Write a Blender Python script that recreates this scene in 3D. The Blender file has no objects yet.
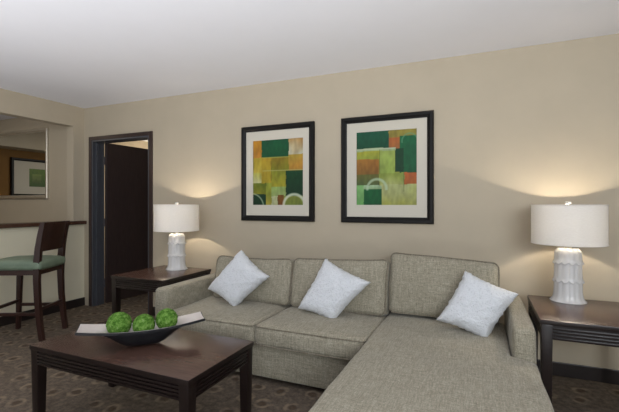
import bpy, bmesh, math, random
from mathutils import Vector, Matrix, noise

C = bpy.context.scene.collection
S = bpy.context.scene
PI = math.pi

# ------------------------------------------------------------------ camera
cam_d = bpy.data.cameras.new('camera')
cam = bpy.data.objects.new('camera', cam_d)
C.objects.link(cam)
S.camera = cam
cam_d.sensor_width = 36.0
cam_d.lens = 36.0 * 393.0 / 619.0
cam_d.shift_y = -2.0 / 619.0
cam_d.clip_start = 0.05
cam.location = (4.506, -3.362, 1.254)
cam.rotation_euler = (PI / 2, 0, math.atan(170.5 / 393.0))

# ------------------------------------------------------------------ world, exposure, large lights
S.view_settings.view_transform = 'Standard'
S.view_settings.look = 'None'
S.view_settings.gamma = 1.0
S.view_settings.use_curve_mapping = False
S.view_settings.exposure = 0.0
w = bpy.data.worlds.new('world')
S.world = w
w.use_nodes = True
w.node_tree.nodes['Background'].inputs[0].default_value = (0.86, 0.93, 1.0, 1)
w.node_tree.nodes['Background'].inputs[1].default_value = 0.17


def area(name, loc, target, sx, sy, power, col):
    d = bpy.data.lights.new(name, 'AREA')
    d.shape = 'RECTANGLE'
    d.size, d.size_y = sx, sy
    d.energy = power
    d.color = col
    o = bpy.data.objects.new(name, d)
    C.objects.link(o)
    o.location = loc
    o.rotation_euler = (Vector(target) - Vector(loc)).to_track_quat('-Z', 'Y').to_euler()
    return o


# daylight from the window wall behind and to the right of the camera
area('window_daylight', (6.2, -5.6, 1.85), (3.4, -1.2, 0.5), 2.6, 1.1, 125, (0.90, 0.95, 1.0))
# added fill panel behind the camera, aimed up to brighten the ceiling
area('ceiling_fill', (3.0, -4.0, 0.7), (2.8, -3.0, 2.44), 5.0, 2.0, 88, (0.96, 0.97, 1.0)).data.spread = math.radians(120)
# warm area lights in the kitchenette and the lit room behind the door
area('kitchenette_light', (-1.1, -1.6, 2.38), (-1.1, -1.3, 0), 0.6, 0.6, 9, (1.0, 0.86, 0.66))
area('bedroom_light', (-0.5, 2.7, 1.3), (-0.6, 1.4, 2.2), 0.5, 0.5, 30, (1.0, 0.86, 0.66))


# ------------------------------------------------------------------ materials
def lin(c):
    c = c / 255.0
    return c / 12.92 if c <= 0.04045 else ((c + 0.055) / 1.055) ** 2.4


def rgb(r, g, b, a=1.0):
    return (lin(r), lin(g), lin(b), a)


class Mat:
    def __init__(self, name):
        self.m = bpy.data.materials.new(name)
        self.m.use_nodes = True
        self.t = self.m.node_tree
        self.b = self.t.nodes['Principled BSDF']
        self.out = self.t.nodes['Material Output']

    def n(self, kind, **kw):
        x = self.t.nodes.new(kind)
        for k, v in kw.items():
            if hasattr(x, k) and k not in x.inputs:
                setattr(x, k, v)
            else:
                x.inputs[k].default_value = v
        return x

    def l(self, a, b):
        self.t.links.new(a, b)

    def coords(self, scale=(1, 1, 1), rot=(0, 0, 0)):
        tc = self.n('ShaderNodeTexCoord')
        mp = self.n('ShaderNodeMapping')
        mp.inputs['Scale'].default_value = scale
        mp.inputs['Rotation'].default_value = rot
        self.l(tc.outputs['Object'], mp.inputs['Vector'])
        return mp.outputs[0]

    def noise(self, vec, scale, detail=3.0, rough=0.6):
        x = self.n('ShaderNodeTexNoise')
        x.inputs['Scale'].default_value = scale
        x.inputs['Detail'].default_value = detail
        x.inputs['Roughness'].default_value = rough
        self.l(vec, x.inputs['Vector'])
        return x.outputs['Fac']

    def ramp(self, fac, stops):
        r = self.n('ShaderNodeValToRGB')
        e = r.color_ramp.elements
        while len(e) < len(stops):
            e.new(0.5)
        for el, (p, c) in zip(e, stops):
            el.position = p
            el.color = c
        self.l(fac, r.inputs[0])
        return r.outputs[0]

    def math(self, op, a, b=None):
        x = self.n('ShaderNodeMath', operation=op)
        for i, v in enumerate((a, b)):
            if v is None:
                continue
            if isinstance(v, (int, float)):
                x.inputs[i].default_value = v
            else:
                self.l(v, x.inputs[i])
        return x.outputs[0]

    def mix(self, fac, a, b, blend='MIX'):
        x = self.n('ShaderNodeMix', data_type='RGBA', blend_type=blend)
        for idx, v in ((0, fac), (6, a), (7, b)):
            if isinstance(v, (int, float, tuple)):
                x.inputs[idx].default_value = v
            else:
                self.l(v, x.inputs[idx])
        return x.outputs[2]

    def bump(self, h, strength=0.3, dist=0.01):
        x = self.n('ShaderNodeBump')
        x.inputs['Strength'].default_value = strength
        x.inputs['Distance'].default_value = dist
        self.l(h, x.inputs['Height'])
        self.l(x.outputs[0], self.b.inputs['Normal'])

    def set(self, col=None, rough=0.6, metal=0.0, spec=0.5):
        if col is not None:
            if isinstance(col, tuple):
                self.b.inputs['Base Color'].default_value = col
            else:
                self.l(col, self.b.inputs['Base Color'])
        self.b.inputs['Roughness'].default_value = rough
        self.b.inputs['Metallic'].default_value = metal
        self.b.inputs['Specular IOR Level'].default_value = spec
        return self


def m_paint(name, c, var=0.03, rough=0.8, bump=0.12):
    m = Mat(name)
    v = m.coords()
    f = m.noise(v, 3.0, 4)
    a = tuple(x * (1 - var) for x in c[:3]) + (1,)
    b = tuple(x * (1 + var) for x in c[:3]) + (1,)
    m.set(m.ramp(f, [(0.3, a), (0.7, b)]), rough, 0, 0.3)
    m.bump(m.noise(v, 160.0, 2), bump, 0.002)
    return m.m


def m_wood(name, c1, c2, rough=0.32, scale=(1, 1, 1), spec=0.5):
    m = Mat(name)
    v = m.coords(scale)
    f = m.noise(v, 9.0, 6, 0.65)
    m.set(m.ramp(f, [(0.3, c1), (0.72, c2)]), rough, 0, spec)
    m.bump(m.noise(v, 30.0, 4), 0.06, 0.002)
    return m.m


def m_fabric(name, dark, mid, light, sheen=0.15):
    m = Mat(name)
    v = m.coords()
    wa = m.noise(m.coords((210, 16, 16)), 1.0, 3, 0.7)
    wb = m.noise(m.coords((16, 210, 210)), 1.0, 3, 0.7)
    s = m.math('ADD', m.math('ADD', wa, wb), m.noise(v, 150.0, 2, 0.7))
    s = m.math('MULTIPLY', s, 1 / 3)
    m.set(m.ramp(s, [(0.39, dark), (0.5, mid), (0.61, light)]), 0.92, 0, 0.15)
    m.b.inputs['Sheen Weight'].default_value = sheen
    m.bump(s, 0.4, 0.004)
    return m.m


M = {}
M['wall'] = m_paint('beige_wall_paint', rgb(182, 171, 151))
M['wall_daylit'] = m_paint('daylit_wall_paint', rgb(222, 216, 192))  # same wall paint, daylight below the counter put into a lighter colour
M['brown_wall'] = m_paint('brown_wall_paint', rgb(126, 92, 48))
M['ceiling'] = m_paint('ceiling_paint', rgb(236, 237, 243), 0.01, 0.9, 0.2)
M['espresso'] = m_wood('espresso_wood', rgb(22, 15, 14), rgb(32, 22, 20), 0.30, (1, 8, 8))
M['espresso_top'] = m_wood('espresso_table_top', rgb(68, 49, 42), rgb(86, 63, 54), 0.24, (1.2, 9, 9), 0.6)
M['door_wood'] = m_wood('door_wood', rgb(50, 40, 38), rgb(62, 50, 48), 0.36, (8, 8, 1))
M['frame_metal'] = m_wood('door_frame_paint', rgb(66, 68, 74), rgb(76, 78, 84), 0.35, (5, 5, 1))
M['casing'] = m_wood('door_casing_paint', rgb(48, 36, 34), rgb(60, 46, 43), 0.4, (5, 5, 1))
M['base'] = m_wood('baseboard_vinyl', rgb(34, 28, 26), rgb(44, 37, 35), 0.4)
M['stool_wood'] = m_wood('stool_wood', rgb(42, 25, 21), rgb(58, 35, 29), 0.32, (7, 7, 1))
M['counter'] = m_wood('counter_laminate', rgb(70, 48, 38), rgb(86, 60, 48), 0.25, (8, 1, 8))
M['black_frame'] = m_wood('black_picture_frame', rgb(13, 12, 11), rgb(19, 17, 16), 0.5, spec=0.25)
M['sofa'] = m_fabric('sofa_linen', rgb(120, 114, 97), rgb(147, 141, 124), rgb(174, 168, 151))
M['sofa_pipe'] = m_fabric('sofa_welt', rgb(96, 88, 74), rgb(126, 118, 102), rgb(150, 142, 126))

m = Mat('pillow_knit')
v = m.coords()
vor = m.n('ShaderNodeTexVoronoi')
vor.inputs['Scale'].default_value = 85
m.l(v, vor.inputs['Vector'])
h = m.math('ADD', vor.outputs['Distance'], m.noise(v, 60, 3))
m.set(m.ramp(h, [(0.3, rgb(184, 187, 191)), (0.9, rgb(214, 217, 221))]), 0.95, 0, 0.1)
m.b.inputs['Sheen Weight'].default_value = 0.3
m.bump(h, 0.7, 0.006)
M['pillow'] = m.m

m = Mat('seat_vinyl')
m.set(m.ramp(m.noise(m.coords(), 8, 3), [(0.3, rgb(104, 120, 102)), (0.7, rgb(124, 140, 120))]), 0.5, 0, 0.4)
m.bump(m.noise(m.coords(), 14, 2), 0.15, 0.01)
M['seat'] = m.m

m = Mat('white_ceramic')
m.set(m.ramp(m.noise(m.coords(), 5), [(0.3, rgb(200, 199, 198)), (0.7, rgb(208, 207, 205))]), 0.22, 0, 0.5)
M['ceramic'] = m.m

m = Mat('brushed_silver')
m.set(m.ramp(m.noise(m.coords((1, 1, 30)), 12), [(0.3, rgb(196, 188, 172)), (0.7, rgb(222, 215, 200))]), 0.42, 0.75)
M['silver'] = m.m
m = Mat('steel_hardware')
m.set(m.ramp(m.noise(m.coords(), 30), [(0.3, rgb(84, 86, 92)), (0.7, rgb(98, 100, 106))]), 0.5, 0.7)
M['steel'] = m.m

m = Mat('mirror_glass')
m.set(rgb(235, 235, 232), 0.01, 1.0)
M['mirror'] = m.m

m = Mat('picture_mat')
m.set(m.ramp(m.noise(m.coords(), 200), [(0.3, rgb(194, 189, 176)), (0.7, rgb(202, 197, 184))]), 0.85, 0, 0.2)
M['mat'] = m.m

m = Mat('paint_on_paper')
at_ = m.n('ShaderNodeAttribute', attribute_name='paint')
mm = m.mix(0.12, at_.outputs['Color'], m.ramp(m.noise(m.coords((60, 1, 60)), 1.0, 5, 0.7), [(0.35, (0.5, 0.5, 0.45, 1)), (0.65, (1, 1, 1, 1))]), 'MULTIPLY')
m.set(mm, 0.5, 0, 0.3)
M['art'] = m.m

m = Mat('bowl_black')
m.set(m.ramp(m.noise(m.coords(), 15), [(0.3, rgb(20, 21, 24)), (0.7, rgb(30, 31, 34))]), 0.42, 0, 0.4)
M['bowl_black'] = m.m
m = Mat('bowl_lining')
m.set(m.ramp(m.noise(m.coords(), 12), [(0.3, rgb(205, 196, 190)), (0.7, rgb(222, 214, 208))]), 0.3, 0, 0.5)
M['bowl_white'] = m.m

m = Mat('moss')
v = m.coords()
f = m.noise(v, 55, 4, 0.7)
m.set(m.ramp(f, [(0.30, rgb(34, 62, 20)), (0.46, rgb(76, 116, 42)), (0.62, rgb(116, 152, 74)), (0.74, rgb(138, 146, 122))]), 0.9, 0, 0.1)
m.bump(f, 0.8, 0.01)
M['moss'] = m.m

# lamp shade: woven cloth that lets part of the bulb's light through
m = Mat('shade_linen')
v = m.coords((60, 60, 420))
f = m.noise(v, 1.0, 3)
col = m.ramp(f, [(0.3, rgb(226, 223, 218)), (0.7, rgb(234, 232, 228))])
m.set(col, 0.9, 0, 0.1)
tr = m.n('ShaderNodeBsdfTranslucent')
m.l(col, tr.inputs['Color'])
mx = m.n('ShaderNodeMixShader')
mx.inputs[0].default_value = 0.24
m.l(m.b.outputs[0], mx.inputs[1])
m.l(tr.outputs[0], mx.inputs[2])
m.l(mx.outputs[0], m.out.inputs['Surface'])
M['shade'] = m.m

m = Mat('bulb_glow')
m.set(rgb(255, 240, 215), 0.4)
m.b.inputs['Emission Color'].default_value = (1, 0.8, 0.55, 1)
m.b.inputs['Emission Strength'].default_value = 6
M['bulb'] = m.m

# patterned carpet: staggered rings over a mottled brown ground
m = Mat('ring_carpet')
v = m.coords()
warp = m.n('ShaderNodeTexNoise')
warp.inputs['Scale'].default_value = 9
m.l(v, warp.inputs['Vector'])
add = m.n('ShaderNodeVectorMath', operation='MULTIPLY_ADD')
m.l(warp.outputs['Color'], add.inputs[0])
add.inputs[1].default_value = (0.05, 0.05, 0)
m.l(v, add.inputs[2])
flat = m.n('ShaderNodeVectorMath', operation='MULTIPLY')
m.l(add.outputs[0], flat.inputs[0])
flat.inputs[1].default_value = (1, 1, 0)
vor = m.n('ShaderNodeTexVoronoi', voronoi_dimensions='2D')
vor.inputs['Scale'].default_value = 4.9
vor.inputs['Randomness'].default_value = 0.4
m.l(flat.outputs[0], vor.inputs['Vector'])
d = vor.outputs['Distance']
K = (0, 0, 0, 1)
W = (1, 1, 1, 1)
ring = m.ramp(d, [(0.15, K), (0.19, W), (0.26, W), (0.31, K)])
core = m.ramp(d, [(0.10, W), (0.15, K)])
wob = m.ramp(m.noise(v, 14, 3), [(0.38, K), (0.6, W)])
ground = m.ramp(m.noise(v, 26, 5, 0.75), [(0.32, rgb(82, 74, 66)), (0.5, rgb(103, 93, 83)), (0.68, rgb(126, 113, 99))])
c1 = m.mix(m.math('MULTIPLY', core, 0.5), ground, rgb(66, 48, 34))
c2 = m.mix(m.math('MULTIPLY', ring, m.math('MULTIPLY', wob, 0.9)), c1, rgb(142, 126, 107))
m.set(c2, 0.97, 0, 0.05)
m.bump(m.noise(v, 220, 2), 0.7, 0.006)
M['carpet'] = m.m


# ------------------------------------------------------------------ helpers
def box(bm, x0, y0, z0, x1, y1, z1, bev=0.0, seg=2):
    r = bmesh.ops.create_cube(bm, size=1.0)
    vs = r['verts']
    sx, sy, sz = x1 - x0, y1 - y0, z1 - z0
    for q in vs:
        q.co = Vector(((x0 + x1) / 2 + q.co.x * sx, (y0 + y1) / 2 + q.co.y * sy, (z0 + z1) / 2 + q.co.z * sz))
    if bev:
        es = list({e for q in vs for e in q.link_edges})
        bmesh.ops.bevel(bm, geom=es, offset=bev, segments=seg, profile=0.6, affect='EDGES')


def beam(bm, p0, p1, a0, b0, a1=None, b1=None, xdir=(1, 0, 0), bev=0.0):
    """square-section bar from p0 to p1; a along xdir, b across; may taper"""
    a1 = a0 if a1 is None else a1
    b1 = b0 if b1 is None else b1
    p0, p1 = Vector(p0), Vector(p1)
    z = (p1 - p0).normalized()
    x = Vector(xdir)
    x = (x - z * x.dot(z)).normalized()
    y = z.cross(x)
    ring = []
    for p, a, b in ((p0, a0, b0), (p1, a1, b1)):
        ring.append([bm.verts.new(p + x * sx * a / 2 + y * sy * b / 2) for sx, sy in ((-1, -1), (1, -1), (1, 1), (-1, 1))])
    fs = [bm.faces.new(ring[0][::-1]), bm.faces.new(ring[1])]
    for i in range(4):
        j = (i + 1) % 4
        fs.append(bm.faces.new((ring[0][i], ring[0][j], ring[1][j], ring[1][i])))
    if bev:
        es = list({e for f in fs for e in f.edges})
        bmesh.ops.bevel(bm, geom=es, offset=bev, segments=2, profile=0.6, affect='EDGES')


def tube(bm, pts, r, n=8, closed=False):
    pts = [Vector(p) for p in pts]
    rings = []
    N = len(pts)
    for i, p in enumerate(pts):
        a = pts[(i - 1) % N] if (closed or i > 0) else p
        b = pts[(i + 1) % N] if (closed or i < N - 1) else p
        t = (b - a).normalized()
        up = Vector((0.31, 0.17, 0.93)) if abs(t.z) < 0.9 else Vector((1, 0.2, 0.1))
        x = t.cross(up).normalized()
        y = t.cross(x)
        rings.append([bm.verts.new(p + x * r * math.cos(2 * PI * k / n) + y * r * math.sin(2 * PI * k / n)) for k in range(n)])
    # align rings
    for i in range(N if closed else N - 1):
        A, B = rings[i], rings[(i + 1) % N]
        best = min(range(n), key=lambda s: sum((A[k].co - B[(k + s) % n].co).length for k in range(0, n, 2)))
        for k in range(n):
            bm.faces.new((A[k], A[(k + 1) % n], B[(k + 1 + best) % n], B[(k + best) % n]))
    if not closed:
        bm.faces.new(rings[0][::-1])
        bm.faces.new(rings[-1])


def lathe(bm, prof, n=48, c=(0, 0, 0), cap=True):
    rings = []
    for r, z in prof:
        rings.append([bm.verts.new((c[0] + r * math.cos(2 * PI * k / n), c[1] + r * math.sin(2 * PI * k / n), c[2] + z)) for k in range(n)])
    for A, B in zip(rings, rings[1:]):
        for k in range(n):
            bm.faces.new((A[k], A[(k + 1) % n], B[(k + 1) % n], B[k]))
    if cap:
        bm.faces.new(rings[0][::-1])
        bm.faces.new(rings[-1])


def obj(name, bm, mat, parent=None, smooth=False, loc=None):
    bmesh.ops.recalc_face_normals(bm, faces=bm.faces)
    me = bpy.data.meshes.new(name)
    bm.to_mesh(me)
    bm.free()
    if mat:
        me.materials.append(mat)
    if smooth:
        me.polygons.foreach_set('use_smooth', [True] * len(me.polygons))
        if smooth == 'auto':
            me.set_sharp_from_angle(angle=math.radians(35))
    o = bpy.data.objects.new(name, me)
    C.objects.link(o)
    if loc:
        o.location = loc
    if parent:
        o.parent = parent
    return o


def tag(o, label, cat, group=None):
    o['label'] = label
    o['category'] = cat
    if group:
        o['group'] = group
    return o


def thing(name, label, cat, loc=(0, 0, 0), rz=0.0, group=None):
    o = bpy.data.objects.new(name, None)
    C.objects.link(o)
    o.location = loc
    o.rotation_euler = (0, 0, rz)
    return tag(o, label, cat, group)


def struct(o):
    o['kind'] = 'structure'
    return o


def copy_tree(o, parent=None):
    c = o.copy()
    C.objects.link(c)
    c.parent = parent
    for ch in list(o.children):
        copy_tree(ch, c)
    return c


def B():
    return bmesh.new()


# ------------------------------------------------------------------ the room
H = 2.44
bm = B(); box(bm, -2.4, -6.5, -0.1, 7.2, 3.0, 0.0)
struct(obj('floor', bm, M['carpet']))
bm = B(); box(bm, -2.4, -6.5, H, 7.2, 3.0, H + 0.1)
struct(obj('ceiling', bm, M['ceiling']))

# back wall with the doorway cut out (opening x 0.15 .. 1.08, up to 2.03)
bm = B()
box(bm, -2.4, 0, 0, 0.145, 0.14, H)
box(bm, 1.085, 0, 0, 7.2, 0.14, H)
box(bm, 0.145, 0, 2.035, 1.085, 0.14, H)
struct(obj('wall_back', bm, M['wall']))

# left wall: half wall, pier beside the corner and lintel over the pass-through
bm = B()
box(bm, -0.12, -3.4, 0, 0, 0, 1.005)
struct(obj('wall_bar', bm, M['wall_daylit']))
bm = B()
box(bm, -0.12, -0.142, 1.049, 0, 0, H)
box(bm, -0.12, -3.4, 2.195, 0, -0.142, H)
box(bm, -0.12, -6.5, 0, 0, -3.4, H)
struct(obj('wall_left', bm, M['wall']))
bm = B(); box(bm, -2.52, -6.5, 0, -2.4, 0.14, H)
struct(obj('wall_kitchenette', bm, M['brown_wall']))
bm = B(); box(bm, -2.4, -6.5, 2.13, -2.05, 0, H)
struct(obj('trim_1', bm, M['wall']))
# room behind the door
bm = B(); box(bm, -2.4, 3.0, 0, 7.2, 3.12, H)
struct(obj('wall_bedroom', bm, M['wall']))
bm = B(); box(bm, -1.4, 0.14, 0, -1.3, 3.0, H)
struct(obj('wall_bedroom_side', bm, M['wall']))
# right wall, outside the frame, with the window opening behind the camera
bm = B()
box(bm, 7.2, -3.2, 0, 7.32, 3.0, H)
struct(obj('wall_right', bm, M['wall']))

bm = B()
box(bm, 1.12, -0.014, 0, 7.2, 0, 0.10, 0.004)
struct(obj('baseboard_back', bm, M['base']))
bm = B()
box(bm, 0, -3.4, 0, 0.014, 0.0, 0.10, 0.004)
struct(obj('baseboard_left', bm, M['base']))

# door
door = struct(bpy.data.objects.new('door_1', None)); C.objects.link(door)
bm = B()
box(bm, 0.100, -0.018, 0, 0.148, 0.002, 2.075, 0.004)
box(bm, 1.078, -0.018, 0, 1.124, 0.002, 2.075, 0.004)
box(bm, 0.148, -0.0175, 2.030, 1.078, 0.002, 2.075, 0.004)
obj('door_casing', bm, M['casing'], door)
bm = B()
box(bm, 0.146, -0.012, 0, 0.166, 0.15, 2.036, 0.002)
box(bm, 1.060, -0.012, 0, 1.082, 0.15, 2.036, 0.002)
box(bm, 0.166, -0.012, 2.012, 1.060, 0.15, 2.036, 0.002)
box(bm, 0.166, 0.03, 0, 0.180, 0.07, 2.012, 0.002)
box(bm, 1.046, 0.03, 0, 1.060, 0.07, 2.012, 0.002)
obj('door_frame', bm, M['frame_metal'], door)
leaf = obj('door_leaf', (lambda b: (box(b, -0.022, 0.0, 0.012, 0.022, 0.87, 2.02, 0.003), b)[1])(B()), M['door_wood'], door)
leaf.location = (0.191, 0.152, 0)
leaf.rotation_euler = (0, 0, math.radians(-4))
for z in (0.25, 1.02, 1.80):
    bm = B()
    box(bm, -0.036, -0.012, z - 0.05, -0.022, 0.03, z + 0.05, 0.002)
    lathe(bm, [(0.007, z - 0.052), (0.007, z + 0.052)], 12, (-0.03, -0.012, 0))
    obj('hinge', bm, M['steel'], leaf)
bm = B()
lathe(bm, [(0.026, 0), (0.026, 0.008), (0.011, 0.010), (0.011, 0.045)], 20)
for q in bm.verts:
    q.co = Vector((0.022 + q.co.z, 0.81 + q.co.x, 0.98 + q.co.y))
beam(bm, (0.06, 0.82, 0.98), (0.06, 0.70, 0.98), 0.014, 0.018, bev=0.004)
obj('door_handle', bm, M['steel'], leaf, 'auto')

# ------------------------------------------------------------------ bar counter, mirror, reflected picture
bm = B(); box(bm, -0.19, -3.38, 1.006, 0.055, -0.006, 1.048, 0.006)
bc = obj('bar_counter', bm, M['counter'], smooth='auto')
tag(bc, 'narrow dark wooden bar counter running along the left wall behind the stool', 'counter')

mir = thing('wall_mirror', 'large mirror in a slim brushed silver frame above the bar counter', 'mirror', (-1.2, 0, 1.325))
x0, x1, z0, z1, fw = -0.80, 0.53, 0.0, 0.925, 0.046


def picture_frame(bm, x0, x1, z0, z1, fw, dep, lip=0.0):
    # mitred moulding standing off the wall (wall at y=0, towards -y); raised outer half
    for (a, b_, c_, d_) in (((x0, z0), (x1, z0), (x1 - fw, z0 + fw), (x0 + fw, z0 + fw)),
                            ((x1, z0), (x1, z1), (x1 - fw, z1 - fw), (x1 - fw, z0 + fw)),
                            ((x1, z1), (x0, z1), (x0 + fw, z1 - fw), (x1 - fw, z1 - fw)),
                            ((x0, z1), (x0, z0), (x0 + fw, z0 + fw), (x0 + fw, z1 - fw))):
        A, Bq, Cq, Dq = [Vector((p[0], 0, p[1])) for p in (a, b_, c_, d_)]
        prof = [(0, 0), (0, dep * 0.75), (0.15, dep), (0.55, dep), (0.8, dep * 0.72), (1.0, dep * 0.6), (1.0, 0)]
        L = [A.lerp(Dq, t) + Vector((0, -y, 0)) for t, y in prof]
        Rr = [Bq.lerp(Cq, t) + Vector((0, -y, 0)) for t, y in prof]
        lv = [bm.verts.new(p) for p in L]
        rv = [bm.verts.new(p) for p in Rr]
        for i in range(len(prof) - 1):
            bm.faces.new((lv[i], rv[i], rv[i + 1], lv[i + 1]))
    bmesh.ops.remove_doubles(bm, verts=bm.verts, dist=1e-5)


bm = B(); picture_frame(bm, x0, x1, z0, z1, fw, 0.03)
obj('mirror_frame', bm, M['silver'], mir)
bm = B(); box(bm, x0 + fw - 0.004, -0.012, z0 + fw - 0.004, x1 - fw + 0.004, -0.002, z1 - fw + 0.004)
obj('mirror_glass', bm, M['mirror'], mir)


# --- paintings
def sm(c1, c2, t):
    return tuple(a + (b - a) * t for a, b in zip(c1, c2))


def art_mesh(x0, x1, z0, z1, y, rects, arcs, lines, seed, bg):
    nx, nz = 110, 130
    bm = B()
    lay = bm.verts.layers.float_color.new('paint')
    g = []
    for j in range(nz + 1):
        row = []
        for i in range(nx + 1):
            u, v = i / nx, 1 - j / nz
            q = bm.verts.new((x0 + (x1 - x0) * u, y, z0 + (z1 - z0) * (1 - v)))
            n1 = noise.noise(Vector((u * 5 + seed, v * 5, 0.3)))
            n2 = noise.noise(Vector((u * 22 + seed, v * 14, 1.3)))
            uu = u + 0.008 * n2
            vv = v + 0.008 * n1
            c = bg
            for (a, b_, c_, d_, ca, cb) in rects:
                if a <= uu < b_ and c_ <= vv < d_:
                    t = min(1, max(0, (vv - c_) / (d_ - c_) + 0.5 * n1))
                    c = sm(ca, cb, t)
            k = 1 + 0.14 * n1 + 0.12 * n2
            c = tuple(max(0, min(255, p * k)) for p in c)
            for (cu, cv, r, wd, col, al) in arcs:
                dd = abs(math.hypot((u - cu), (v - cv) * 1.22) - r)
                if dd < wd and v < cv + 0.02:
                    c = sm(c, col, al * (1 - (dd / wd) ** 2))
            for (ua, va, ub, vb, wd, col) in lines:
                if ua - wd <= u <= ub + wd and va - wd <= v <= vb + wd:
                    c = sm(c, col, 0.7)
            c = tuple(min(255, p * 0.86) for p in c)
            q[lay] = rgb(*c)
            row.append(q)
        g.append(row)
    for j in range(nz):
        for i in range(nx):
            bm.faces.new((g[j][i], g[j][i + 1], g[j + 1][i + 1], g[j + 1][i]))
    return bm


def painting(label, xa, xb, za, zb, mx0, mx1, mz0, mz1, ax0, ax1, az0, az1, rects, arcs, lines, seed, bg, group, fw=0.052):
    t = thing('framed_picture', label, 'picture', ((xa + xb) / 2, 0, (za + zb) / 2), 0, group)
    ox, oz = (xa + xb) / 2, (za + zb) / 2
    bm = B(); picture_frame(bm, xa - ox, xb - ox, za - oz, zb - oz, fw, 0.035)
    obj('picture_frame', bm, M['black_frame'], t)
    # mat board with a window
    bm = B()
    X = [xa - ox + fw - .003, ax0 - ox, ax1 - ox, xb - ox - fw + .003]
    Z = [za - oz + fw - .003, az0 - oz, az1 - oz, zb - oz - fw + .003]
    box(bm, X[0], -0.015, Z[0], X[3], -0.009, Z[1])
    box(bm, X[0], -0.015, Z[2], X[3], -0.009, Z[3])
    box(bm, X[0], -0.015, Z[1], X[1], -0.009, Z[2])
    box(bm, X[2], -0.015, Z[1], X[3], -0.009, Z[2])
    obj('mat_board', bm, M['mat'], t)
    obj('painting', art_mesh(X[1] - .004, X[2] + .004, Z[1] - .004, Z[2] + .004, -0.008, rects, arcs, lines, seed, bg), M['art'], t)
    return t


G = (20, 92, 54); DG = (18, 58, 32); OR = (196, 122, 42); YE = (178, 158, 44); OL = (138, 138, 36); PA = (196, 200, 150)
YG = (158, 168, 58); BR = (150, 96, 36)
painting('green and olive abstract picture in black frame, left of two above the sofa',
         2.314, 3.103, 1.09, 2.018, 0, 0, 0, 0, 2.443, 2.987, 1.245, 1.876,
         [(0, .2, 0, .27, (206, 146, 38), (190, 130, 50)), (0, .2, .27, .5, YE, (196, 176, 70)), (0, .2, .5, .66, (190, 185, 80), (206, 206, 150)),
          (0, .28, .66, .83, (110, 124, 34), OL), (0, .28, .83, 1.1, DG, DG), (.18, .72, -.1, .27, (24, 92, 60), (16, 82, 46)),
          (.72, 1.1, -.1, .24, (200, 150, 80), (206, 206, 180)), (.18, .40, .27, .66, (176, 146, 40), YE), (.38, .72, .27, .47, (150, 130, 34), OL),
          (.72, 1.1, .24, .48, (190, 160, 60), (180, 132, 50)), (.38, .66, .47, .72, (146, 150, 44), (166, 160, 44)), (.66, 1.1, .48, .86, (20, 70, 36), (16, 54, 30)),
          (.27, .38, .66, 1.1, YG, (160, 150, 60)), (.38, .66, .72, .86, (150, 176, 96), (160, 180, 110)), (.38, .5, .86, 1.1, PA, (180, 190, 140)),
          (.5, .63, .84, 1.1, (120, 84, 30), (140, 70, 26)), (.63, 1.1, .86, 1.1, (130, 140, 60), (110, 130, 50))],
         [(.82, 1.0, .2, .035, (226, 232, 210), .9), (-.04, 1.03, .26, .018, (210, 220, 190), .7)],
         [(.37, .33, .375, .62, .004, (60, 70, 24)), (.2, .47, 1, .475, .004, (190, 190, 120)), (.2, .27, .72, .275, .003, (190, 186, 90))],
         3.0, (150, 148, 50), 'framed abstract pictures above the sofa')
painting('green and orange abstract picture with pale ring, right of two above the sofa',
         3.366, 4.160, 1.09, 2.018, 0, 0, 0, 0, 3.506, 4.024, 1.246, 1.883,
         [(-.1, .57, -.1, .24, (22, 98, 70), (12, 76, 48)), (.55, .74, -.1, .1, (140, 134, 60), (160, 140, 60)), (.55, .72, .1, .25, (186, 104, 50), (170, 110, 56)),
          (.72, 1.1, -.1, .09, (170, 150, 60), (150, 140, 60)), (.72, 1.1, .09, .57, (18, 104, 62), (14, 88, 50)), (.65, .79, .25, .56, (14, 66, 36), (12, 58, 32)),
          (-.1, .66, .23, .27, (164, 184, 140), (170, 190, 140)), (-.1, .4, .27, .38, (172, 170, 56), (150, 160, 60)), (-.1, .39, .38, .58, (176, 118, 46), (140, 100, 44)),
          (-.1, .39, .58, .74, (110, 108, 48), (84, 100, 56)), (.4, .65, .27, .58, (166, 186, 92), (156, 180, 80)), (.39, .8, .57, .73, (150, 168, 72), (186, 190, 120)),
          (.8, 1.1, .57, .72, (196, 104, 48), (176, 100, 44)), (-.1, .13, .73, 1.1, (140, 190, 120), (90, 160, 80)), (.13, .43, .78, 1.1, (18, 100, 52), (14, 84, 44)),
          (.43, 1.1, .72, 1.1, (190, 196, 130), (158, 160, 64)), (.13, .43, .73, .78, (170, 200, 160), (150, 180, 130))],
         [(.35, .78, .16, .03, (190, 214, 180), .85), (.88, .16, .12, .016, (110, 160, 120), .7)],
         [(.79, .57, .793, .82, .003, (60, 70, 30)), (.4, .25, .402, .58, .003, (70, 90, 40)), (0, .24, .66, .245, .003, (210, 220, 190))],
         7.0, (160, 168, 72), 'framed abstract pictures above the sofa')
# picture on the kitchenette wall, seen only in the mirror
kp = painting('small green print in a wide white mat seen reflected in the silver mirror',
              -0.42, 0.42, 1.36, 1.99, 0, 0, 0, 0, -0.15, 0.14, 1.53, 1.83,
              [(-.1, 1.1, -.1, 1.1, (120, 150, 60), (70, 100, 40)), (.3, .8, .3, .8, (150, 170, 90), (90, 110, 50))], [], [], 5.0, (110, 130, 50), None, 0.045)
kp.rotation_euler = (0, 0, PI / 2)
kp.location = (-2.398, -0.95, 1.69)


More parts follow.
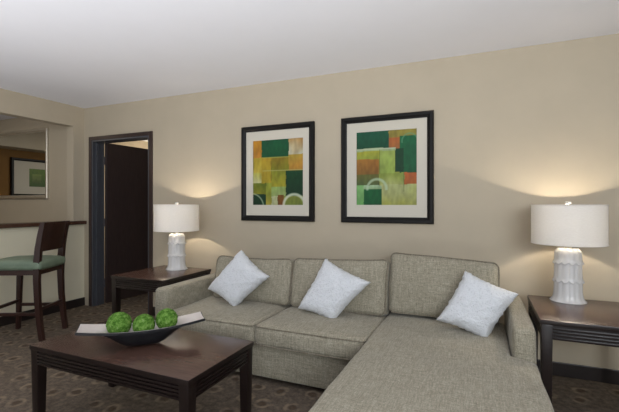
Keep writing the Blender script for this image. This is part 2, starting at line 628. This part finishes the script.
# ------------------------------------------------------------------ tables
def table(name, label, lx, ly, ht, leg, n_groove, apron, group=None, loc=(0, 0, 0)):
    """origin at floor centre; lx, ly size of the top"""
    t = thing(name, label, 'table', loc, 0, group)
    tt = 0.026
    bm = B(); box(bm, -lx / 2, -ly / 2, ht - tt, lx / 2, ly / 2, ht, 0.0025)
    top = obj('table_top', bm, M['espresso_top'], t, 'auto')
    top.data.materials.append(M['espresso'])           # same wood as the top; edge shade put in as darker colour
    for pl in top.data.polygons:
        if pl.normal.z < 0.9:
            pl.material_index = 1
    ins = 0.005
    for sx in (-1, 1):
        for sy in (-1, 1):
            bm = B()
            cx, cy = sx * (lx / 2 - ins - leg / 2), sy * (ly / 2 - ins - leg / 2)
            beam(bm, (cx - sx * -0.0, cy, 0), (cx, cy, ht - tt), leg * 0.78, leg * 0.78, leg, leg, bev=0.003)
            obj('leg', bm, M['espresso'], t, 'auto')
    # aprons with horizontal reeding on every side
    zt = ht - tt
    for side in range(4):
        bm = B()
        ln = (lx if side % 2 == 0 else ly) / 2 - ins - leg + 0.002
        off = (ly if side % 2 == 0 else lx) / 2 - ins - 0.010
        box(bm, -ln, -off, zt - apron, ln, -off + 0.014, zt - 0.0005)
        ph = (apron - 0.012) / n_groove
        for k in range(n_groove):
            z = zt - 0.010 - ph * (k + 0.5)
            box(bm, -ln, -off - 0.009, z - ph * 0.31, ln, -off + 0.002, z + ph * 0.31, 0.0025)
        R_ = Matrix.Rotation(side * PI / 2, 4, 'Z')
        bmesh.ops.transform(bm, matrix=R_, verts=bm.verts)
        obj('apron', bm, M['espresso'], t, 'auto')
    return t


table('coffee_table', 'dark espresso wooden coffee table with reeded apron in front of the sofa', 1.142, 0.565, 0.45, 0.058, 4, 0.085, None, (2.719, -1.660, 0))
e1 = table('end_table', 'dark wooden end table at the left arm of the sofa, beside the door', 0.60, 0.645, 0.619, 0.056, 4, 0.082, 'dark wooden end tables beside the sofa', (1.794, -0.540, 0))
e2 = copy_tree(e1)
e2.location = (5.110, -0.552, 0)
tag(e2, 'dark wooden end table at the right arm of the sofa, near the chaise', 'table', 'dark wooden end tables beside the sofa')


# ------------------------------------------------------------------ lamps
def make_lamp(label, loc):
    t = thing('table_lamp', label, 'lamp', loc, 0, 'white ceramic table lamps with drum shades')
    n, m_ = 120, 110
    Ht = 0.345
    tiers = [0.0, 0.140, 0.258]
    bm = B()
    rings = []
    NF = 13
    for j in range(m_ + 1):
        h = Ht * j / m_
        ring = []
        for k in range(n):
            th = 2 * PI * k / n
            sc = abs(math.cos(NF * th / 2))
            sh = 0.016 * (1 - sc)                      # scalloped lower edge of each tier
            ti = 0
            for q, tz in enumerate(tiers):
                if h >= tz - 0.016 + sh and q > 0:
                    ti = q
            bz = tiers[ti] - 0.016 + sh if ti else 0.0
            tt_ = h - bz
            R0 = 0.081 - 0.005 * h / Ht
            if h > Ht - 0.035:
                x = (h - (Ht - 0.035)) / 0.035
                R0 *= math.sqrt(max(0.0, 1 - 0.5 * x * x))
            flare = (0.024 if ti == 0 else 0.012) * math.exp(-tt_ / (0.018 if ti == 0 else 0.011))
            r = R0 + flare + 0.005 * (sc ** 0.6) - 0.004
            ring.append(bm.verts.new((r * math.cos(th), r * math.sin(th), h)))
        rings.append(ring)
    for A, Bq in zip(rings, rings[1:]):
        for k in range(n):
            bm.faces.new((A[k], A[(k + 1) % n], Bq[(k + 1) % n], Bq[k]))
    bm.faces.new(rings[0][::-1]); bm.faces.new(rings[-1])
    obj('lamp_base', bm, M['ceramic'], t, True)
    bm = B()
    lathe(bm, [(0.022, 0.345), (0.022, 0.352), (0.010, 0.356), (0.010, 0.395), (0.019, 0.397), (0.019, 0.44), (0.012, 0.442)], 20)
    obj('socket', bm, M['silver'], t, 'auto')
    bm = B()
    lathe(bm, [(0.012, 0.44), (0.02, 0.455), (0.03, 0.485), (0.027, 0.51), (0.012, 0.522)], 20)
    obj('bulb', bm, M['bulb'], t, True)
    bm = B()
    pts = [(0.024, 0, 0.40)] + [(0.055 * math.cos(a), 0, 0.50 + 0.122 * math.sin(a)) for a in [PI * q / 14 for q in range(-3, 18)]] + [(-0.024, 0, 0.40)]
    tube(bm, pts, 0.002, 6)
    for a in (0, 2 * PI / 3, 4 * PI / 3):
        tube(bm, [(0, 0, 0.626), (0.208 * math.cos(a), 0.208 * math.sin(a), 0.626)], 0.002, 6)
    obj('harp', bm, M['silver'], t, True)
    # open drum shade with thickness and rolled rims
    bm = B()
    R, z0, z1, th = 0.212, 0.372, 0.630, 0.002
    for (ra, rb, za, zb) in ((R, R, z0, z1),):
        n2 = 96
        o_, i_ = [], []
        prof = [(R, z0), (R, z1), (R - th, z1), (R - th, z0)]
        rg = [[bm.verts.new((r * math.cos(2 * PI * k / n2), r * math.sin(2 * PI * k / n2), z)) for k in range(n2)] for r, z in prof]
        for q in range(4):
            A, Bq = rg[q], rg[(q + 1) % 4]
            for k in range(n2):
                bm.faces.new((A[k], A[(k + 1) % n2], Bq[(k + 1) % n2], Bq[k]))
    sh = obj('lamp_shade', bm, M['shade'], t, 'auto')
    for z in (z0 + 0.003, z1 - 0.003):
        bm = B()
        tube(bm, [((R + 0.0002) * math.cos(a), (R + 0.0002) * math.sin(a), z) for a in [2 * PI * q / 72 for q in range(72)]], 0.0028, 6, True)
        obj('rim', bm, M['shade'], sh, True)
    bm = B()
    lathe(bm, [(0.004, 0.626), (0.004, 0.633), (0.015, 0.635), (0.020, 0.641), (0.018, 0.648), (0.006, 0.651)], 20)
    obj('finial', bm, M['ceramic'], t, True)
    ld = bpy.data.lights.new('bulb_light', 'POINT')
    ld.energy = 82.0
    ld.color = (1.0, 0.87, 0.70)
    ld.shadow_soft_size = 0.03
    lo = bpy.data.objects.new('bulb_light', ld)
    C.objects.link(lo)
    lo.parent = t
    lo.location = (0, 0, 0.50)
    return t


l1 = make_lamp('lit white ceramic lamp with drum shade on the left end table, beside the door', (1.783, -0.350, 0.620))
l2 = copy_tree(l1)
l2.location = (5.036, -0.320, 0.620)
tag(l2, 'lit white ceramic lamp with drum shade on the right end table', 'lamp', 'white ceramic table lamps with drum shades')


# ------------------------------------------------------------------ sofa
def cushion(sx, sy, sz, r, puff=(0.0, 0.0, 0.0), n=18, seed=0.0, wr=0.003, shape=None):
    """soft box centred on 0; r = corner radius, puff = how far x, y, z faces bulge"""
    bm = B()
    bmesh.ops.create_cube(bm, size=2.0)
    bmesh.ops.subdivide_edges(bm, edges=bm.edges[:], cuts=n, use_grid_fill=True)
    hx, hy, hz = sx / 2, sy / 2, sz / 2
    for q in bm.verts:
        u, v_, w_ = q.co

        def warp(t):
            return math.copysign(1 - (1 - abs(t)) ** 1.35, t)
        p = Vector((warp(u) * hx, warp(v_) * hy, warp(w_) * hz))
        c = Vector((max(-hx + r, min(hx - r, p.x)), max(-hy + r, min(hy - r, p.y)), max(-hz + r, min(hz - r, p.z))))
        d = p - c
        if d.length > 1e-9:
            k = max(abs(d.x), abs(d.y), abs(d.z))
            p = c + d.normalized() * k
        a, b_, g = 1 - (p.x / hx) ** 2, 1 - (p.y / hy) ** 2, 1 - (p.z / hz) ** 2
        a, b_, g = [max(0, t) ** 0.7 for t in (a, b_, g)]
        p.x += (p.x / hx) * puff[0] * b_ * g
        p.y += (p.y / hy) * puff[1] * a * g
        p.z += (p.z / hz) * puff[2] * a * b_
        nn = noise.noise_vector(p * 5 + Vector((seed, seed * 2, 0)))
        p += nn * wr * 2
        if shape:
            p = shape(p)
        q.co = p
    return bm


def weltpath(hx, hz, r, n=6):
    pts = []
    for cx, cz, a0 in ((hx - r, hz - r, 0), (-hx + r, hz - r, PI / 2), (-hx + r, -hz + r, PI), (hx - r, -hz + r, 3 * PI / 2)):
        for k in range(n + 1):
            a = a0 + PI / 2 * k / n
            pts.append((cx + r * math.cos(a), cz + r * math.sin(a)))
    return pts


def dense(pts, step=0.03):
    out = []
    for i in range(len(pts)):
        a, b_ = Vector(pts[i]), Vector(pts[(i + 1) % len(pts)])
        k = max(1, int((b_ - a).length / step))
        for q in range(k):
            out.append(a.lerp(b_, q / k))
    return out


sofa = thing('sectional_sofa', 'grey-beige linen sectional sofa with a chaise on its right side', 'sofa', (3.45, -0.5, 0))
SX, SY = 3.45, -0.5


def sp(name, bm, x, y, z, mat='sofa', smooth=True, parent=None, rot=None):
    o = obj(name, bm, M[mat], parent or sofa, smooth)
    o.location = (x - SX, y - SY, z) if parent is None else (x, y, z)
    if rot:
        o.rotation_euler = rot
    return o


# base under the two seats and under the chaise
bm = B(); box(bm, 2.215, -0.955, 0.035, 3.90, -0.10, 0.262, 0.012, 3)
for q in bm.verts: q.co -= Vector((SX, SY, 0))
obj('base', bm, M['sofa'], sofa, 'auto')
bm = B(); box(bm, 3.895, -1.93, 0.035, 4.775, -0.10, 0.245, 0.012, 3)
for q in bm.verts: q.co -= Vector((SX, SY, 0))
obj('chaise_base', bm, M['sofa'], sofa, 'auto')
for (fx, fy) in ((2.16, -0.90), (3.8, -0.88), (2.16, -0.15), (4.72, -0.15), (3.95, -1.87), (4.72, -1.87)):
    bm = B(); beam(bm, (fx - SX, fy - SY, 0), (fx - SX, fy - SY, 0.05), 0.04, 0.04, 0.05, 0.05)
    obj('foot', bm, M['espresso'], sofa)
# arms
arm_l = cushion(0.135, 0.86, 0.545, 0.028, (0.006, 0.006, 0.004), 16, 1.0, 0.0012)
sp('arm', arm_l, 2.168, -0.53, 0.305)
arm_r = cushion(0.112, 0.86, 0.545, 0.026, (0.005, 0.006, 0.004), 16, 2.0, 0.0012)
sp('arm', arm_r, 4.728, -0.53, 0.308)
# back frame
bm = B(); box(bm, 2.238, -0.20, 0.25, 4.60, -0.095, 0.64, 0.02, 3)
for q in bm.verts: q.co -= Vector((SX, SY, 0))
obj('back_frame', bm, M['sofa'], sofa, 'auto')


def seat(x0, x1, seed):
    hx = (x1 - x0) / 2
    bm = cushion(x1 - x0, 0.80, 0.150, 0.040, (0.004, 0.016, 0.022), 20, seed, 0.004)
    o = sp('seat_cushion', bm, (x0 + x1) / 2, -0.605, 0.340)
    for sz in (-1, 1):
        b = B()
        pth = [Vector((p[0], p[1], sz * 0.0615)) for p in weltpath(hx - 0.002, 0.398, 0.034)]
        dn = dense(pth)
        for q in dn:
            a = max(0, 1 - (q.x / hx) ** 2) ** 0.7
            if abs(q.y) > 0.36:
                q.y += math.copysign(0.008 * a, q.y)
        tube(b, dn, 0.0042, 6, True)
        obj('piping', b, M['sofa_pipe'], o, True)
    return o


seat(2.238, 3.058, 3.0)
seat(3.062, 3.864, 5.0)


# chaise cushion: behind the arm it is narrow, in front of the arm it widens to the outer edge
def chaise_shape(p):
    # local origin centre; widen on +x side for y further forward than the arm
    if p.x > 0:
        f = min(1.0, max(0.0, (-0.02 - (p.y - 0.345)) / 0.06)) if True else 0
        lim = 0.395
        ext = 0.10 * max(0.0, min(1.0, (-(p.y) + 0.31 - 0.0) / 0.05))
        if p.x > lim - 0.1:
            p.x += ext * min(1.0, (p.x - (lim - 0.1)) / 0.1)
    return p


# local y range: centre y=-1.13 -> arm front at -0.965 is local +0.165
def chaise_shape2(p):
    t = max(0.0, min(1.0, (0.158 - p.y) / 0.03))
    t = t * t * (3 - 2 * t)
    if p.x > 0.25:
        p.x += 0.118 * t * min(1.0, (p.x - 0.25) / 0.14)
    return p


bm = cushion(0.800, 1.66, 0.185, 0.028, (0.0, 0.008, 0.012), 44, 8.0, 0.003, chaise_shape2)
sp('chaise_cushion', bm, 4.264, -1.13, 0.333)


def back(x0, x1, zt, zb, seed, th=0.185, bul=0.03, droop=(0, 0), y=-0.40):
    hx, hz = (x1 - x0) / 2, (zt - zb) / 2

    def shp(p):
        t = (p.x / hx + 1) / 2
        k = max(0, (p.z / hz + 1) / 2)
        p.z += (droop[0] * (1 - t) + droop[1] * t) * k
        p.z -= 0.012 * (1 - (p.x / hx) ** 2) * k * 0.8
        return p
    bm = cushion(x1 - x0, th, zt - zb, 0.04, (0.003, bul, 0.004), 20, seed, 0.006, shp)
    o = sp('back_cushion', bm, (x0 + x1) / 2, y, (zt + zb) / 2, rot=(math.radians(-13), 0, 0))
    b = B()
    pth = [Vector((p[0], -th / 2 + 0.012, p[1])) for p in weltpath(hx - 0.003, hz - 0.003, 0.045)]
    dn = [shp(q) for q in dense(pth)]
    for q in dn:
        q += noise.noise_vector(q * 5 + Vector((seed, seed * 2, 0))) * 0.010
    tube(b, dn, 0.0048, 6, True)
    obj('piping', b, M['sofa_pipe'], o, True)
    return o


back(2.335, 3.092, 0.787, 0.410, 11.0, droop=(-0.012, 0.004))
back(3.098, 3.874, 0.817, 0.410, 13.0, droop=(-0.015, 0.012))
back(3.882, 4.630, 0.870, 0.430, 17.0, droop=(0.012, -0.03), y=-0.335)


# ------------------------------------------------------------------ throw pillows
def pillow(label, corners, seed, off=0.0):
    """corners: top, right, bottom, left (world); soft knitted square cushion with pinched corners"""
    P = [Vector(c) for c in corners]
    P = [p + Vector((0.012, -0.032, 0.004)) for p in P]
    cen = sum(P, Vector()) / 4
    P = [cen + (p - cen) * 1.045 for p in P]
    ux = ((P[1] - P[0]) + (P[2] - P[3])).normalized()
    uy = ((P[0] - P[3]) + (P[1] - P[2]))
    uy = (uy - ux * uy.dot(ux)).normalized()
    nrm = ux.cross(uy)                       # faces the camera side
    if nrm.y > 0:
        nrm = -nrm
    bm = B()
    n = 44
    for side in (-1, 1):
        g = []
        for j in range(n + 1):
            row = []
            for i in range(n + 1):
                u, v_ = 2 * i / n - 1, 2 * j / n - 1
                # P0 top = (-1, 1), P1 right = (1, 1), P2 bottom = (1,-1), P3 left = (-1,-1)
                pin = 0.08
                uu = u * (1 - pin * (1 - v_ * v_))
                vv = v_ * (1 - pin * (1 - u * u))
                p = (P[0] * (1 - uu) * (1 + vv) + P[1] * (1 + uu) * (1 + vv) + P[2] * (1 + uu) * (1 - vv) + P[3] * (1 - uu) * (1 - vv)) / 4
                e = max(0.0, (1 - u ** 4) * (1 - v_ ** 4))
                hgt = 0.080 * e ** 0.55
                w1 = noise.noise(Vector((u * 1.6 + seed, v_ * 1.6, side))) * 0.012 * e
                w2 = noise.noise(Vector((u * 5 + seed, v_ * 5, side * 3))) * 0.005
                edge = noise.noise(Vector((u * 7 + seed, v_ * 7, 9.0))) * 0.011
                p = p + nrm * (side * (hgt) + w1 + (w2 if e > 0 else 0)) + ux * edge * (1 - e) * 0.8 + uy * edge * (1 - e) * 0.5
                if side > 0:
                    d = abs((u - v_) * 0.6 - 0.25)
                    if d < 0.05:
                        p += nrm * 0.0035 * (1 - d / 0.05)   # raised seam
                row.append(bm.verts.new(p - cen))
            g.append(row)
        for j in range(n):
            for i in range(n):
                bm.faces.new((g[j][i], g[j][i + 1], g[j + 1][i + 1], g[j + 1][i]))
    bmesh.ops.remove_doubles(bm, verts=bm.verts, dist=0.0004)
    o = obj('throw_pillow', bm, M['pillow'], None, True)
    o.location = cen + Vector((0, off, 0))
    return tag(o, label, 'pillow', 'white knitted throw pillows on the sofa')


pillow('white knitted throw pillow standing on one corner at the left end of the sofa',
       [(2.617, -.471, .852), (2.922, -.548, .661), (2.671, -.654, .394 + .02), (2.375, -.600, .529)], 1.0, 0.0)
pillow('white knitted throw pillow leaning on the middle back cushion of the sofa',
       [(3.394, -.484, .820), (3.758, -.541, .678), (3.517, -.654, .404), (3.238, -.631, .463)], 4.0, 0.0)
pillow('white knitted throw pillow on the chaise against the right sofa arm',
       [(4.406, -.494, .795), (4.710, -.540, .681), (4.530, -.652, .408), (4.239, -.62, .489)], 8.0, 0.0)

# ------------------------------------------------------------------ bowl with moss balls
bc_ = Vector((2.745, -1.680, 0.4505))
ang = math.atan2(0.477, 0.4525)
bowl = thing('decorative_bowl', 'long black boat-shaped bowl with pale lining holding green moss balls on the coffee table', 'bowl', bc_, ang)
HL = 0.330


def bowl_pt(u, v_, outer):
    s = abs(u)
    zr = 0.107 + 0.028 * s * s                       # rim height
    q = max(0.0, min(1.0, (s - 0.16) / 0.60))
    q = q * q * (3 - 2 * q)
    hw = 0.094 - 0.010 * s * s
    c = abs(v_) ** (2.0 if outer else 2.2)
    lo = (zr - 0.016) * q if outer else 0.034 + (zr - 0.004 - 0.034) * q
    hi = zr - 0.013 if outer else zr
    z = max(0.0, lo + (hi - lo) * c)
    x = u * HL
    y = v_ * hw
    return Vector((x, y, z))


def bowl_mesh(outer):
    nu, nv = 60, 28
    g = [[bowl_pt(2 * i / nu - 1, 2 * j / nv - 1, outer) for j in range(nv + 1)] for i in range(nu + 1)]
    return g, nu, nv


bm = B()
go, nu, nv = bowl_mesh(True)
gi, _, _ = bowl_mesh(False)
O = [[bm.verts.new(p) for p in r] for r in go]
I = [[bm.verts.new(p - Vector((0, 0, 0.0012))) for p in r] for r in gi]
for i in range(nu):
    for j in range(nv):
        bm.faces.new((O[i][j], O[i + 1][j], O[i + 1][j + 1], O[i][j + 1]))
        bm.faces.new((I[i][j], I[i][j + 1], I[i + 1][j + 1], I[i + 1][j]))
for i in range(nu):
    for j in (0, nv):
        bm.faces.new((O[i][j], O[i + 1][j], I[i + 1][j], I[i][j]))
for j in range(nv):
    for i in (0, nu):
        bm.faces.new((O[i][j], O[i][j + 1], I[i][j + 1], I[i][j]))
obj('shell', bm, M['bowl_black'], bowl, 'auto')
bm = B()
k = 0.95
L1 = [[bm.verts.new(Vector((p.x * 0.985, p.y * k, p.z - 0.0004 * 0))) for p in r] for r in gi]
for i in range(nu):
    for j in range(nv):
        bm.faces.new((L1[i][j], L1[i + 1][j], L1[i + 1][j + 1], L1[i][j + 1]))
obj('lining', bm, M['bowl_white'], bowl, True)


def moss_ball(label, loc, r, seed):
    bm = B()
    bmesh.ops.create_icosphere(bm, subdivisions=5, radius=1.0)
    for q in bm.verts:
        d = q.co.normalized()
        n1 = noise.noise(d * 2.2 + Vector((seed, 0, 0)))
        n2 = noise.noise(d * 9 + Vector((seed, 3, 0)))
        n3 = noise.noise(d * 24 + Vector((seed, 5, 0)))
        q.co = d * r * (0.955 + 0.03 * n1 + 0.05 * n2 + 0.05 * n3)
    rnd = random.Random(seed)
    for _ in range(1500):
        d = Vector((rnd.gauss(0, 1), rnd.gauss(0, 1), rnd.gauss(0, 1))).normalized()
        a = d.cross(Vector((rnd.random(), rnd.random(), rnd.random()))).normalized()
        b_ = d.cross(a)
        s = r * rnd.uniform(0.02, 0.045)
        p = d * r * 0.955
        tip = p + (d * rnd.uniform(0.4, 1.0) + a * rnd.uniform(-1, 1)) * s
        q0 = bm.verts.new(p - b_ * s * 0.4)
        q1 = bm.verts.new(p + b_ * s * 0.4)
        q2 = bm.verts.new(tip)
        bm.faces.new((q0, q1, q2))
    o = obj('moss_ball', bm, M['moss'], None, True)
    o.location = loc
    return tag(o, label, 'moss ball', 'green moss balls in the bowl')


def on_axis(a, p, z):
    return (bc_.x + a * math.cos(ang) + p * math.sin(ang), bc_.y + a * math.sin(ang) - p * math.cos(ang), z)


moss_ball('green moss ball at the left end of the trio in the black bowl', on_axis(-0.128, -0.030, 0.576), 0.068, 1)
moss_ball('smallest green moss ball, in the middle of the trio in the black bowl', on_axis(0.000, 0.008, 0.566), 0.062, 2)
moss_ball('green moss ball at the right end of the trio in the black bowl', on_axis(0.124, -0.022, 0.576), 0.064, 3)

# ------------------------------------------------------------------ bar stool
# local frame: origin at floor between the four legs, +x = the way the stool faces, y = its left
a_ = Vector((0.816, -1.042, 0)); b2 = Vector((0.650, -0.702, 0)); c2_ = Vector((0.20, -0.887, 0))
yd = (a_ - b2).normalized()
xd = Vector((yd.y, -yd.x, 0))
if xd.x > 0:
    xd = -xd
yd = Vector((-xd.y, xd.x, 0))
rear = (a_ + b2) / 2
st = thing('bar_stool', 'dark wooden bar stool with green cushioned seat drawn up to the bar counter', 'stool', rear + xd * 0.235, math.atan2(xd.y, xd.x))
W2, D0 = 0.185, 0.235
for s in (-1, 1):
    bm = B()
    for (p0, p1) in (((-D0, s * W2, 0), (-D0 + 0.03, s * W2, 0.40)), ((-D0 + 0.03, s * W2, 0.40), (-D0 + 0.03, s * W2, 0.68)), ((-D0 + 0.03, s * W2, 0.68), (-D0 - 0.05, s * W2, 1.085))):
        pass
    # curved sabre-shaped rear leg running up into the back post
    prof = [(0.0, -D0 - 0.012, 0.036), (0.15, -D0 + 0.008, 0.040), (0.35, -D0 + 0.026, 0.044), (0.55, -D0 + 0.034, 0.048), (0.70, -D0 + 0.032, 0.054), (0.85, -D0 + 0.018, 0.050), (0.98, -D0 - 0.004, 0.046), (1.085, -D0 - 0.026, 0.040)]
    rings = []
    for z, x, w_ in prof:
        rings.append([bm.verts.new((x + dx * w_ / 2, s * W2 + dy * 0.042 / 2, z)) for dx, dy in ((-1, -1), (1, -1), (1, 1), (-1, 1))])
    for A, Bq in zip(rings, rings[1:]):
        for q in range(4):
            bm.faces.new((A[q], A[(q + 1) % 4], Bq[(q + 1) % 4], Bq[q]))
    bm.faces.new(rings[0][::-1]); bm.faces.new(rings[-1])
    obj('rear_leg', bm, M['stool_wood'], st, 'auto')
    bm = B()
    beam(bm, (0.215, s * W2, 0), (0.195, s * W2, 0.64), 0.034, 0.034, 0.046, 0.042, bev=0.003)
    obj('front_leg', bm, M['stool_wood'], st, 'auto')
    bm = B(); beam(bm, (-D0 + 0.02, s * W2, 0.245), (0.205, s * W2, 0.245), 0.022, 0.03, xdir=(0, 1, 0), bev=0.003)
    obj('stretcher', bm, M['stool_wood'], st, 'auto')
bm = B(); beam(bm, (-D0 + 0.018, -W2, 0.285), (-D0 + 0.018, W2, 0.285), 0.022, 0.026, bev=0.003)
obj('stretcher', bm, M['stool_wood'], st, 'auto')
bm = B(); beam(bm, (0.207, -W2, 0.285), (0.207, W2, 0.285), 0.022, 0.03, bev=0.003)
obj('stretcher', bm, M['stool_wood'], st, 'auto')
# seat rails
bm = B()
beam(bm, (-D0 + 0.03, -W2, 0.625), (-D0 + 0.03, W2, 0.625), 0.022, 0.045)
beam(bm, (0.195, -W2, 0.625), (0.195, W2, 0.625), 0.022, 0.045)
for s in (-1, 1):
    beam(bm, (-D0 + 0.03, s * W2, 0.625), (0.195, s * W2, 0.625), 0.022, 0.045, xdir=(0, 1, 0))
obj('seat_frame', bm, M['stool_wood'], st)
# solid curved back panel
bm = B()
nx = 12
for side in (0, 1):
    pass
grid = {}
for layer, th in ((0, -0.009), (1, 0.009)):
    for i in range(nx + 1):
        yy = -W2 - 0.010 + (2 * W2 + 0.020) * i / nx
        cv = -0.014 * (1 - (yy / W2) ** 2)
        for j, (z, x) in enumerate([(0.815, -D0 + 0.021), (0.92, -D0 + 0.007), (1.0, -D0 - 0.008), (1.085, -D0 - 0.026)]):
            grid[(layer, i, j)] = bm.verts.new((x + cv + th, yy, z))
for layer in (0, 1):
    for i in range(nx):
        for j in range(3):
            bm.faces.new([grid[(layer, i, j)], grid[(layer, i + 1, j)], grid[(layer, i + 1, j + 1)], grid[(layer, i, j + 1)]])
for i in range(nx):
    for j in (0, 3):
        bm.faces.new([grid[(0, i, j)], grid[(0, i + 1, j)], grid[(1, i + 1, j)], grid[(1, i, j)]])
for j in range(3):
    for i in (0, nx):
        bm.faces.new([grid[(0, i, j)], grid[(0, i, j + 1)], grid[(1, i, j + 1)], grid[(1, i, j)]])
obj('backrest', bm, M['stool_wood'], st, 'auto')
bm = cushion(0.485, 0.42, 0.085, 0.03, (0.004, 0.004, 0.016), 18, 21.0, 0.002)
so = obj('seat', bm, M['seat'], st, True)
so.location = (-0.0, 0, 0.690)
